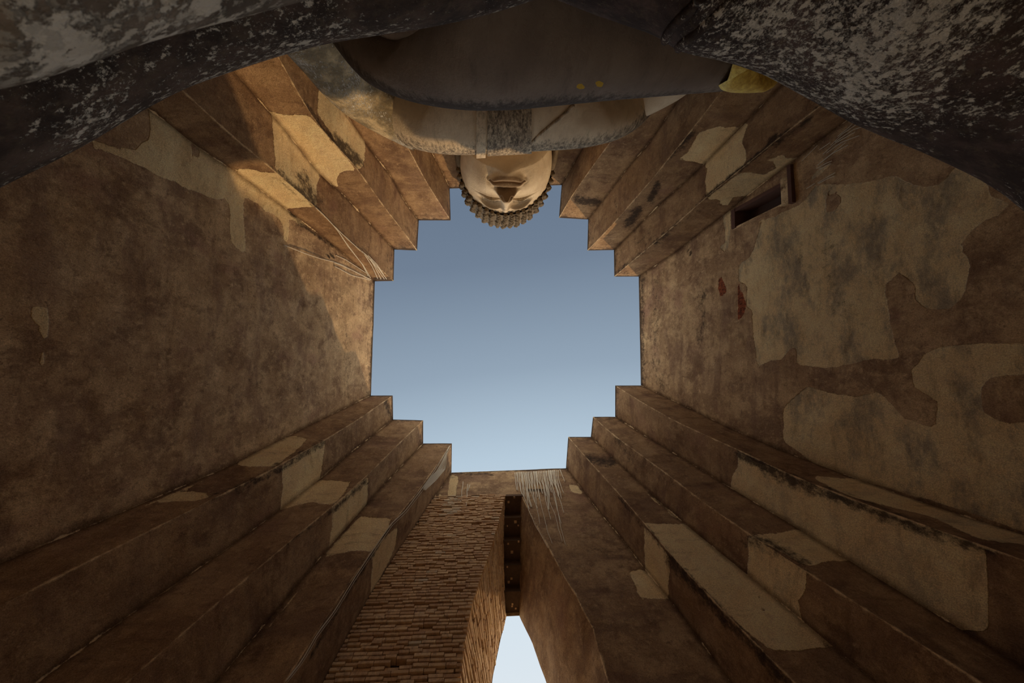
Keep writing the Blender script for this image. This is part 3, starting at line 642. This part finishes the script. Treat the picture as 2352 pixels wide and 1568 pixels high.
# ------------------------------------------------------------------ the seated statue
ST = tag(empty('seated_buddha_statue', (0.6, -5.5, 2.0)), 'colossal seated stucco Buddha statue looming overhead between the stepped walls', 'statue')
def sm(x, a, b): t = np.clip((x - a) / (b - a), 0, 1); return t * t * (3 - 2 * t)
def part(o): child_of(o, ST); return o
def tube(name, edge, zs, R, mat, n=90, m=64, depth=1.0, Rt=None, warp=.02, taper=(0, 0), attr=None, it=2):
    """A rounded limb whose lower outline runs along the traced edge, at heights zs and radii R along it."""
    e = smooth_line(edge, n, it); s = np.linspace(0, 1, n)
    zz = np.interp(s, np.linspace(0, 1, len(zs)), zs); rr = np.interp(s, np.linspace(0, 1, len(R)), R)
    tg = np.gradient(e, axis=0); nn = np.stack([tg[:, 1], -tg[:, 0]], 1); nn /= np.linalg.norm(nn, axis=1, keepdims=True)
    if nn[:, 1].mean() > 0: nn = -nn
    k0, k1 = taper; sh = np.ones(n)
    if k0: q = np.clip(s / k0, 0, 1); sh *= np.sqrt(np.clip(1 - (1 - q) ** 2, .0004, 1))
    if k1: q = np.clip((1 - s) / k1, 0, 1); sh *= np.sqrt(np.clip(1 - (1 - q) ** 2, .0004, 1))
    V, al = [], np.linspace(0, 2 * np.pi, m, endpoint=False); info = []
    for i in range(n):
        E_ = at(e[i], zz[i]); r0 = nrm(ray(e[i])); r1 = nrm(ray(e[i] + nn[i] * 4)); nv = nrm(r1 - r1.dot(r0) * r0)
        r = rr[i] * sh[i]; C = E_ + nv * (r if not (k0 or k1) else rr[i] if Rt is None else r)
        if k0 or k1: C = E_ + nv * rr[i]
        for a in al:
            V.append(C - nv * r * math.cos(a) + r0 * r * depth * math.sin(a)); info.append((s[i], a))
    V = np.array(V); info = np.array(info)
    if warp:
        Cn = V.reshape(n, m, 3).mean(1).repeat(m, 0); D = V - Cn; D /= np.linalg.norm(D, axis=1, keepdims=True) + 1e-9
        keep = 1 - np.exp(-(np.minimum(info[:, 1], 2 * np.pi - info[:, 1]) / .35) ** 2)
        h = np.array([mnoise.fractal(Vector(p) * .7, 1, 2, 4) for p in V]) * warp * keep; V = V + D * h[:, None]
    f = grid_faces(n, m, True); f += [tuple(range(m)), tuple(range((n - 1) * m, n * m))[::-1]]
    at_ = attr(info[:, 0], info[:, 1], V) if attr else {}
    return part(mesh_obj(name, V, f, mat, None, True, at_))
def ang(a): return np.minimum(a, 2 * np.pi - a)

# crossed legs overhead
LEGL = [(-330,640),(-150,520),(0,430),(100,383),(200,332),(320,258),(430,200),(540,162),(650,126),(770,96),(880,80),(980,65),(1100,40),(1200,10),(1290,-22),(1400,-70)]
tube('left_leg', LEGL, [1.7, 2.0, 2.3, 2.5, 2.6], [1.15, 1.2, 1.15, 1.0, .9], M['lich_l'], 150, 80, warp=.05, taper=(.08, 0))
LEGR = [(1180,-40),(1250,-12),(1290,4),(1340,24),(1390,42),(1440,60),(1490,76),(1520,90),(1555,118),(1600,128),(1650,138),(1700,152),(1760,174),(1800,196),(1880,240),(1950,280),(2030,315),(2110,346),(2180,378),(2250,412),(2310,450),(2352,486),(2480,600),(2600,720)]
LEG_R = tube('right_leg', LEGR, [2.55, 2.45, 2.3, 2.1, 1.9, 1.6], [.8, .95, 1.15, 1.25, 1.25, 1.2], M['lich_r'], 170, 80, warp=.04, it=1, taper=(0, .09), attr=lambda s, a, V: dict(fleck=-.10 * (1 - sm(s, .20, .26))))
tube('knee_fold', [(-200,260),(0,205),(70,190),(150,165),(240,134),(330,100),(440,70),(560,40),(700,2),(850,-40)], [.78, .8, .85, .95, 1.05], [.40, .42, .40, .36, .3], M['lich_n'], 80, 48, warp=.03)
from mathutils.bvhtree import BVHTree
def cast(o, pts, lift=.0):
    me = o.data; bv = BVHTree.FromPolygons([v.co for v in me.vertices], [p.vertices for p in me.polygons]); out = []
    for p in pts:
        r = Vector(nrm(ray(p))); h = bv.ray_cast(Vector((0, 0, CZ)), r)
        if h[0] is not None: out.append(np.array(h[0]) - np.array(r) * lift)
    return np.array(out)
# left forearm and hand in the lap
FORE = [(690,10),(735,60),(765,100),(800,148),(840,190),(890,216),(950,236),(1020,249),(1090,255),(1180,253),(1250,246),(1400,231),(1500,223),(1560,218),(1610,214),(1650,211),(1700,206),(1740,200)]
def fore_attr(s, a, V):
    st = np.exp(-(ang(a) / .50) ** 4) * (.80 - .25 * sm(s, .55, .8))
    px, ok = proj(V); g = np.zeros(len(V))
    for c in ((1333, 198), (1377, 193)): g = np.maximum(g, np.exp(-(((px - np.array(c)) / np.array((11, 7))) ** 2).sum(1)))
    return dict(stain=st, gold=g)
tube('left_forearm_and_hand', FORE, [4.6, 4.6, 4.5, 4.5, 4.4, 4.3], [.8, 1.0, 1.15, 1.1, .85, .6], M['grey'], 170, 110, attr=fore_attr, depth=1.1)
tube('gilded_fingertips', [(1650,196),(1656,207),(1680,213),(1720,214),(1755,212),(1778,200),(1792,182),(1800,150)], [4.1, 4.1, 4.1], [.5, .5, .46, .34], M['gold'], 60, 48, depth=.9, warp=.012, it=1)
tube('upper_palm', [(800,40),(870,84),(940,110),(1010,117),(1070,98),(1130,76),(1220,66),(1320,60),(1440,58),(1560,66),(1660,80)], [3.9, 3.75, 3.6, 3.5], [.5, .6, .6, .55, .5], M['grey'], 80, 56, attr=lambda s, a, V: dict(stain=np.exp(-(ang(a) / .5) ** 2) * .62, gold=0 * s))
# torso
CH = [(800,262),(850,292),(900,318),(945,342),(1000,353),(1060,357),(1120,354),(1180,351),(1240,347),(1300,344),(1350,339),(1420,322),(1470,292),(1515,240),(1560,180)]
K = 1.10
CHZ = [K * z for z in (8.3, 8.6, 8.8, 8.9, 8.8, 8.6, 8.3)]; CHR = [1.0, 1.5, 1.7, 1.5, 1.7, 1.5, 1.0]
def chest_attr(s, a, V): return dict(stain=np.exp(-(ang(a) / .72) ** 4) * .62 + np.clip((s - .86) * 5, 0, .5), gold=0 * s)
tube('torso', CH, CHZ, CHR, M['cream'], 150, 110, attr=chest_attr, depth=1.15, warp=.03)
# abdomen below the chest
def loft(name, rings, mat, m=56, attr=None):
    V, s = [], []
    for k, (c, a, b) in enumerate(rings):
        for j in range(m): t = 2 * np.pi * j / m; V.append((c[0] + a * math.cos(t), c[1] + b * math.sin(t), c[2])); s.append(k / (len(rings) - 1))
    n = len(rings); f = grid_faces(n, m, True) + [tuple(range(m))[::-1], tuple(range((n - 1) * m, n * m))]
    V = np.array(V); s = np.array(s)
    return part(mesh_obj(name, V, f, mat, None, True, attr(s, V) if attr else dict(stain=0 * s, gold=0 * s)))
cx = at((1170, 352), 8.8 * K)[0]; cyb = at((1170, 352), 8.8 * K)[1]
zs = np.linspace(2.6, 10.4, 30)
rings = []
for z in zs:
    u = (z - 2.6) / 7.8; a = 2.2 + 1.0 * u - .55 * math.sin(math.pi * u) ; rings.append(((cx, cyb - 2.0 - .10 * math.sin(math.pi * u), z + CZ - 1.0), a, 1.55 - .12 * math.sin(math.pi * u)))
loft('abdomen', rings, M['cream'])
# arms
tube('left_arm', [(560,20),(620,80),(660,126),(700,168),(740,216),(790,262),(840,292),(890,318),(950,346)], [4.6, 6.0, 7.4, 8.8, 9.7], [.85, .85, .9, 1.0, 1.05], M['arm'], 80, 60, warp=.03)
tube('right_arm', [(1478,298),(1500,274),(1530,248),(1570,222),(1620,184),(1680,130),(1760,60)], [9.4, 8.2, 6.8, 5.4], [.55, .7, .8, .8], M['cream'], 60, 50, taper=(.3, 0), attr=lambda s, a, V: dict(stain=0 * s + .1, gold=0 * s))
# robe: folded sash hanging over the chest, hem across the right knee
def ribbon(name, x0, x1, mat, out, a0=-.5, a1=1.9, stain=0.):
    e = smooth_line(CH, 400); sel = e[(e[:, 0] >= x0) & (e[:, 0] <= x1)]; sel = resample(sel, 10)
    full_s = np.linspace(0, 1, 400); zz, R = CHZ, CHR
    V, al = [], np.linspace(a0, a1, 40)
    for lay in (out, -.05):
        for i, p in enumerate(sel):
            s = np.interp(p[0], e[:, 0], full_s); z = np.interp(s, np.linspace(0, 1, 7), zz); r = np.interp(s, np.linspace(0, 1, 7), R)
            E_ = at(p, z); r0 = nrm(ray(p)); r1 = nrm(ray(p + np.array((0, -4)))); nv = nrm(r1 - r1.dot(r0) * r0); C = E_ + nv * r
            for a in al: V.append(C - nv * (r + lay) * math.cos(a) - r0 * (r * 1.15 + lay) * math.sin(a))
    n, m = len(sel), len(al); f = grid_faces(n, m) + grid_faces(n, m, off=n * m)
    rim = [(i, 0) for i in range(n)] + [(n - 1, j) for j in range(1, m)] + [(i, m - 1) for i in range(n - 2, -1, -1)] + [(0, j) for j in range(m - 2, 0, -1)]
    for p, q in zip(rim, rim[1:] + rim[:1]):
        a, b = p[0] * m + p[1], q[0] * m + q[1]; f.append((a, b, n * m + b, n * m + a))
    return part(mesh_obj(name, V, f, mat, None, False, dict(stain=[stain] * len(V), gold=[0] * len(V))))
ribbon('robe_sash_border', 1094, 1116, M['cream'], .10, stain=.42)
ribbon('robe_sash', 1118, 1222, M['cream'], .055, stain=.60)
def band(name, pts, r, mat, m=10):         # a slim cord through 3-D points
    P = resample(np.array(pts), max(8, len(pts) * 3)); V = []; n = len(P); tg = np.gradient(P, axis=0)
    for i in range(n):
        t = nrm(tg[i]); a = nrm(np.cross(t, (0.3, 0.2, 1.0))); b = np.cross(t, a); rr = r if np.isscalar(r) else r[min(i, len(r) - 1)]
        for j in range(m): an = 2 * np.pi * j / m; V.append(P[i] + rr * (a * math.cos(an) + b * math.sin(an)))
    return V, grid_faces(n, m, True) + [tuple(range(m))[::-1], tuple(range((n - 1) * m, n * m))]

for pts in ([(1527,97),(1530,84),(1545,62),(1567,40),(1590,20),(1606,2),(1613,-8)], [(1556,124),(1560,106),(1580,90),(1605,72),(1640,40),(1672,8),(1686,-8)]):
    P = cast(LEG_R, smooth_line(pts, 26, 1), -.01)
    if len(P) > 4:
        V_, f_ = band('robe_hem', P, .035, M['lich_r'], 8); part(mesh_obj('robe_hem', V_, f_, M['lich_r'], None, True))
P = cast(bpy.data.objects['torso'], smooth_line([(1318,240),(1290,268),(1262,290),(1236,312),(1216,334),(1208,349)], 24, 1), .01)
if len(P) > 4:
    V_, f_ = band('robe_edge', P, .045, M['cream'], 8); part(mesh_obj('robe_edge', V_, f_, M['cream'], None, True, dict(stain=[.5] * len(V_))))
# ---- head
ZF = 11.0 * K
hx = (at((1050, 425), ZF)[0] + at((1277, 425), ZF)[0]) / 2; HW = (at((1277, 425), ZF)[0] - at((1050, 425), ZF)[0]) / 2
HZ0 = 9.75 * K                                  # chin
HY = at((1168, 493), 13.0 * K)[1] - 1.30
RX, RY, RZ, CZH = HW, 1.35, 2.95, 2.6
def g2(x, z, x0, z0, sx, sz): return np.exp(-((x - x0) / sx) ** 2 - ((z - z0) / sz) ** 2)
def face_disp(x, z):
    d = .16 * g2(x, z, 0, .86, .42, .22) - 1.2 * (np.clip(.92 - z, 0, 2) / .95) ** 1.25
    for s in (-1, 1):
        d += .16 * g2(x, z, s * .78, 1.55, .42, .50)
        d -= .26 * g2(x, z, s * .60, 2.62, .40, .22)
        d += .24 * g2(x, z, s * .62, 2.45, .34, .15)
        d -= .09 * g2(x, z, s * .62, 2.33, .42, .035)
        br = 3.0 - .26 * ((np.abs(x) - .55) / .55) ** 2
        d += .12 * np.exp(-((z - br) / .07) ** 2) * np.exp(-((x - s * .6) / .45) ** 4)
        d -= .12 * g2(x, z, s * .64, 1.36, .10, .14)
        d -= .18 * g2(x, z, s * .17, 1.80, .08, .045)
    up = np.clip((z - 1.70) / (3.1 - 1.70), 0, 1)
    A = (.58 - .40 * up) * sm(z, 1.66, 1.80) * (1 - sm(z, 2.95, 3.2)); sg = .36 - .21 * sm(up, 0, .5)
    d += A * np.exp(-np.abs(x / sg) ** 2.8)
    q = np.clip(1 - (x / .74) ** 2, 0, 1); zm = 1.29 + .10 * (x / .74) ** 2; sq = np.sqrt(q)
    d += sq * (.20 * np.exp(-((z - zm - .17 * q) / (.12 * q + .03)) ** 2) + .25 * np.exp(-((z - zm + .17 * q) / (.14 * q + .03)) ** 2))
    d -= sq * .12 * np.exp(-((z - zm) / .030) ** 2)
    d -= .05 * g2(x, z, 0, 1.6, .09, .08)
    return d
na, nv_ = 300, 260
V, FA = [], []
azs = np.concatenate([np.linspace(-1.35, 1.35, 220), np.linspace(1.35, 2 * np.pi - 1.35, 82)[1:-1]])
zvs = np.cos(np.linspace(np.pi, 0, nv_)) * RZ + CZH
zvs = np.concatenate([np.linspace(CZH - RZ * .999, .3, 40), np.linspace(.3, 3.0, 190)[1:], np.linspace(3.0, CZH + RZ * .999, 40)[1:]])
for z in zvs:
    k = math.sqrt(max(1 - ((z - CZH) / RZ) ** 2, 1e-4)); kx = k ** .85
    for a in azs: V.append((RX * kx * math.sin(a), RY * k * math.cos(a), z))
V = np.array(V); fr = sm(V[:, 1], .0, .55)
V[:, 1] += face_disp(V[:, 0], V[:, 2]) * fr
X_, Z_ = V[:, 0], V[:, 2]
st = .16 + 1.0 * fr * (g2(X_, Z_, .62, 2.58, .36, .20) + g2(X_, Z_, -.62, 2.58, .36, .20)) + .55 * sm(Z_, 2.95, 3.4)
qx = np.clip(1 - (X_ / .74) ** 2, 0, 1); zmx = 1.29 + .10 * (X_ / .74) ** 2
shade_pat = fr * np.maximum(sm(qx, 0, .08) * sm(Z_ - zmx + .33 * qx, 0, .05) * (1 - sm(Z_ - zmx - .30 * qx, 0, .06)), sm(1.0 - np.abs(X_) / .40, 0, .15) * sm(Z_, 1.5, 1.58) * (1 - sm(Z_, 1.80, 1.9))) * .85  # lips and nose underside browned: patina, with shade put into the colour
LT = .12                                   # head bows slightly forward
def head_xf(P):
    P = np.array(P, float); dz = P[:, 2] - 1.2
    y = P[:, 1] * math.cos(LT) + dz * math.sin(LT); z = 1.2 + dz * math.cos(LT) - P[:, 1] * math.sin(LT) * .6
    return np.stack([P[:, 0] + hx, y + HY - .18, z + HZ0 + CZ], 1)
na = len(azs); nz_ = len(zvs)
f = grid_faces(nz_, na, True) + [tuple(range(na))[::-1], tuple(range((nz_ - 1) * na, nz_ * na))]
head = part(mesh_obj('head', head_xf(V), f, M['cream'], None, True, dict(stain=st, gold=0 * st, shade_patina=shade_pat)))
# neck
rings = [((hx, HY - .35 - .1 * k, HZ0 + CZ - 1.5 + 2.0 * k / 7), 1.05 - .12 * math.sin(k / 7 * 3.1), .95) for k in range(8)]
loft('neck', rings, M['cream'])
# hair cap and curls
def hair_pt(u, v, r=1.0):                  # u along the hairline from ear to ear, v up over the skull
    a = u * math.pi * .60; zl = 3.45 - 1.75 * abs(u) ** 1.7 + v
    k = math.sqrt(max(1 - min(((zl - CZH - .1) / (RZ + .25)) ** 2, .999), .001))
    return ((RX + .06) * r * k ** .85 * math.sin(a), (RY + .06) * r * k * math.cos(a), zl)
uu, vv = np.linspace(-1.6, 1.6, 80), np.linspace(0, 3.2, 40); HV = []
for v_ in vv:
    for u in uu:
        p = hair_pt(max(-1.55, min(1.55, u)), v_ if v_ + 3.45 - 1.75 * min(abs(u), 1.2) ** 1.7 < 5.7 else 5.7 - (3.45 - 1.75 * min(abs(u), 1.2) ** 1.7)); HV.append(p)
hair = mesh_obj('hair_cap', head_xf(HV), grid_faces(40, 80), M['hair'], None, True); child_of(hair, ST)
bm = bmesh.new(); bmesh.ops.create_uvsphere(bm, u_segments=10, v_segments=7, radius=.105)
for v in bm.verts:
    r = math.hypot(v.co.x, v.co.y); v.co.z *= .85
    if v.co.z > .05: v.co.z += .03 * (1 - r / .1)
    an = math.atan2(v.co.y, v.co.x); s = 1 + .12 * math.sin(an * 2 + v.co.z * 60); v.co.x *= s; v.co.y *= s
cme = bpy.data.meshes.new('curl'); bm.to_mesh(cme); bm.free(); cme.materials.append(M['hair']); cme.polygons.foreach_set('use_smooth', [True] * len(cme.polygons))
for row in range(10):
    cnt = 27 - row
    for i in range(cnt):
        u = -1.0 + 2.0 * (i + .5 * (row % 2) + random.uniform(-.14, .14)) / (cnt - 1)
        if abs(u) > 1.03: continue
        rv = row * .19 - .03 + random.uniform(-.04, .04)
        p = np.array(hair_pt(u, rv, 1.0)); q = head_xf([p])[0]; q2 = head_xf([np.array(hair_pt(u, rv, 1.2))])[0]
        o = bpy.data.objects.new('curl', cme); o.rotation_euler = Vector(q2 - q).to_track_quat('Z', 'Y').to_euler(); o.location = q
        o.scale = [random.uniform(.82, 1.15)] * 3; COL.objects.link(o); o.parent = hair
        o.matrix_parent_inverse = (Matrix.Translation(Vector(ST.location)) @ hair.matrix_parent_inverse).inverted()
# ears
for s in (-1, 1):
    V = []; zz = np.linspace(-.15, 2.75, 26); m = 14
    for z in zz:
        u = (z + .15) / 2.9; wy = (.13 + .30 * sm(u, .35, .75)) * math.sqrt(max(1 - abs(2 * u - 1) ** 5, .01)); wxx = .11 + .07 * sm(u, .4, .8)
        for j in range(m):
            t = 2 * np.pi * j / m; V.append((s * (RX * .97 + .03 + .10 * (1 - u) + wxx * math.cos(t) * (1 - .3 * (abs(math.sin(t)) < .4))), -.15 - .12 * u + wy * math.sin(t), z))
    f = grid_faces(26, m, True) + [tuple(range(m))[::-1], tuple(range(25 * m, 26 * m))]
    child_of(mesh_obj('ear', head_xf(V), f, M['hair'], None, True), ST)

# plinth under the legs
bm = bmesh.new(); bmesh.ops.create_cube(bm, size=1)
for v in bm.verts: v.co = Vector((v.co.x * 13 + .6, v.co.y * 6.4 - 6.55, (v.co.z + .5) * 1.9))
bmesh.ops.bevel(bm, geom=bm.edges[:], offset=.12, segments=2, affect='EDGES')
pm_ = bpy.data.meshes.new('plinth'); bm.to_mesh(pm_); bm.free(); pm_.materials.append(M['floor']); part(link(bpy.data.objects.new('plinth', pm_)))

# ---- lime drips and pale strands on the masonry
def cord(name, pts, r, mat, parent=None, m=5):
    V, f = band(name, pts, r, mat, m); return mesh_obj(name, V, f, mat, parent, True)
def on_front(p):
    q = fw_hit(p) if True else None; q[1] -= .03; return q
drip = [((1300,182),(1314,300),(1342,410)), ((1326,181),(1340,300),(1370,532)), ((1352,179),(1366,300),(1398,444)), ((1378,178),(1392,300),(1426,566)), ((1404,177),(1418,300),(1454,478)), ((1430,176),(1444,300),(1482,600)), ((1456,174),(1470,300),(1510,512)), ((1482,173),(1496,300),(1537,424)), ((1508,172),(1522,300),(1565,546)), ((1534,170),(1548,300),(1593,458)), ((1560,169),(1574,300),(1621,580)), ((1586,168),(1600,300),(1649,492)), ((1612,166),(1626,300),(1677,404)), ((1638,165),(1652,300),(1705,526)), ((1664,164),(1678,300),(1732,438)), ((1690,163),(1704,300),(1760,560)), ((1716,161),(1730,300),(1788,472)), ((1742,160),(1756,300),(1816,594)), ((1768,159),(1782,300),(1844,506)), ((1794,157),(1808,300),(1872,418)), ((1820,156),(1834,300),(1900,540)), ((1846,155),(1860,300),(1927,452)), ((1872,153),(1886,300),(1955,574)), ((1898,152),(1912,300),(1983,486)), ((1924,151),(1938,300),(2011,608)), ((1950,150),(1964,300),(2039,520)), ((1262,190),(1290,470)), ((1290,190),(1310,480)), ((1330,180),(1350,470),(1440,640),(1500,830),(1570,980),(1640,1120),(1720,1270),(1790,1384)),
 ((1370,180),(1400,560),(1500,780)), ((1410,190),(1450,500),(1470,680)), ((1440,200),(1470,470),(1530,740)), ((1480,190),(1500,420),(1560,600),(1620,760)), ((1530,190),(1545,470),(1600,720),(1640,880),(1665,1015)),
 ((1570,170),(1590,520),(1610,700)), ((1600,170),(1640,480),(1680,720),(1720,860),(1760,1030),(1800,1180),(1855,1320)), ((1640,180),(1660,350),(1700,520)), ((1690,170),(1720,440),(1760,640),(1830,940)),
 ((1720,170),(1760,420),(1800,560),(1810,780)), ((1760,160),(1800,440),(1820,660),(1900,850),(1940,1010),(1970,1120),(2020,1290)), ((1800,150),(1840,420),(1900,620),(1960,860),(2000,1000)), ((1830,150),(1870,420),(1930,700),(1980,1000),(2030,1200),(2070,1340)),
 ((1860,150),(1900,330),(1970,540)), ((1890,150),(1920,400),(1990,660),(2045,830)), ((1980,140),(2020,230),(2060,330)), ((1450,300),(1470,560),(1520,740)), ((1620,300),(1650,620)), ((1745,330),(1790,640),(1800,780)), ((440,330),(420,480),(405,660)), ((510,370),(500,560),(490,720)), ((545,380),(520,480))]
for d in drip:
    pp = [on_front(p) for p in A7(*d)]; pp = resample(np.array(pp), max(6, len(pp) * 4))
    pp[:, 0] += [mnoise.noise(Vector(q * 2.5)) * .02 for q in pp]
    cord('lime_drip', pp, np.linspace(.017, .008, 60), M['lime'], wf)
GR = {k: strip(E3[a], E3[b_]) for k, a, b_ in (('V01', 'V0', 'V1'), ('V12', 'V1', 'V2'), ('LEFT', 'L0', 'V0'), ('W01', 'W0', 'W1'), ('L45', 'L4', 'L5'), ('L56', 'L5', 'L6'))}
def onto(face, pts, lift=.05):
    out = []
    for p in pts:
        q = wall_hit(GR[face] if face in GR else PR, p); r = nrm(np.array((0, 0, CZ)) - q); out.append(q + r * lift)
    return out
def strand(face, pts, r=.014):
    pp = resample(np.array(onto(face, pts)), max(8, len(pts) * 4)); return cord('strand', pp, r, M['rope'])
sg_ = empty('pale_roots', wall_hit(GR['V01'], (880, 630))); tag(sg_, 'tangle of thin pale roots trailing from the crown of the upper left corner', 'roots')
for face, pts in (('V01', A2((1360,1320),(1300,1200),(1170,1030),(1080,900),(1030,840),(960,765),(875,685))), ('V01', A2((1375,1325),(1310,1210),(1180,1050),(1090,915))), ('V01', A2((1500,1335),(1420,1220),(1330,1110),(1280,1075),(1180,985),(1100,910),(1035,845))), ('V01', A2((1470,1335),(1400,1200),(1340,1120),(1290,1080))), ('V01', A2((1440,1330),(1390,1220),(1320,1110))), ('V01', A2((1520,1335),(1450,1240),(1370,1150))), ('V01', A2((1490,1290),(1430,1200),(1350,1120))),
  ('LEFT', A2((1360,1335),(1200,1250),(1100,1200),(1040,1180),(920,1150),(800,1110),(710,1075),(590,1025))), ('LEFT', A2((1380,1340),(1230,1265),(1110,1210),(1045,1185))), ('LEFT', A2((1350,1290),(1260,1230),(1150,1160),(1060,1120))), ('LEFT', A2((1370,1345),(1200,1300),(1100,1245),(1050,1220)))):
    child_of(strand(face, pts), sg_)
rg = empty('pale_cable', E3['L5'][0].tolist()); tag(rg, 'long pale cable running down the lowest step edge left of the doorway', 'cable')
for k, off in enumerate((0, 3)):
    pts = [(x + off, y + off) for x, y in A5((2205,375),(2130,500),(2065,590),(1990,690),(1920,755),(1830,885),(1740,1020),(1640,1185),(1560,1290),(1480,1430),(1400,1530))]
    child_of(cord('strand', resample(np.array(onto('L56', pts, .06)), 60), .012 if k == 0 else .008, M['rope']), rg)
for k in range(9):
    a = k / 8; pts = A5((2208 - 14 * a, 372 + 20 * a), (2150 + 40 * a, 470 - 10 * a + 20), (2110 + 30 * a, 530 + 10 * a), (2075 + 10 * a, 585 + 6 * a))
    child_of(cord('strand', resample(np.array(onto('L56', pts, .05)), 12), .016, M['rope']), rg)
for p in (((1480,900),(1620,790),(1760,715)), ((1500,880),(1640,770),(1740,690)), ((1530,800),(1640,700),(1820,600)), ((1560,790),(1700,690),(1860,630)), ((1500,940),(1600,880)), ((1470,930),(1560,880),(1610,860)), ((1480,1060),(1560,1010),(1640,965)), ((1490,1065),(1570,1020),(1635,995)), ((1380,1110),(1460,1060)), ((1600,720),(1700,620),(1850,520),(1950,525)), ((1640,690),(1800,580),(1950,530)), ((1500,760),(1600,690)), ((1660,640),(1760,560),(1840,480)), ((1340,860),(1480,720)), ((1640,385),(1720,420),(1800,455)), ((1680,390),(1790,440))):
    q_ = strand('RIGHT', A4(*p), .009); q_.name = 'lime_drip'; q_.parent = wr
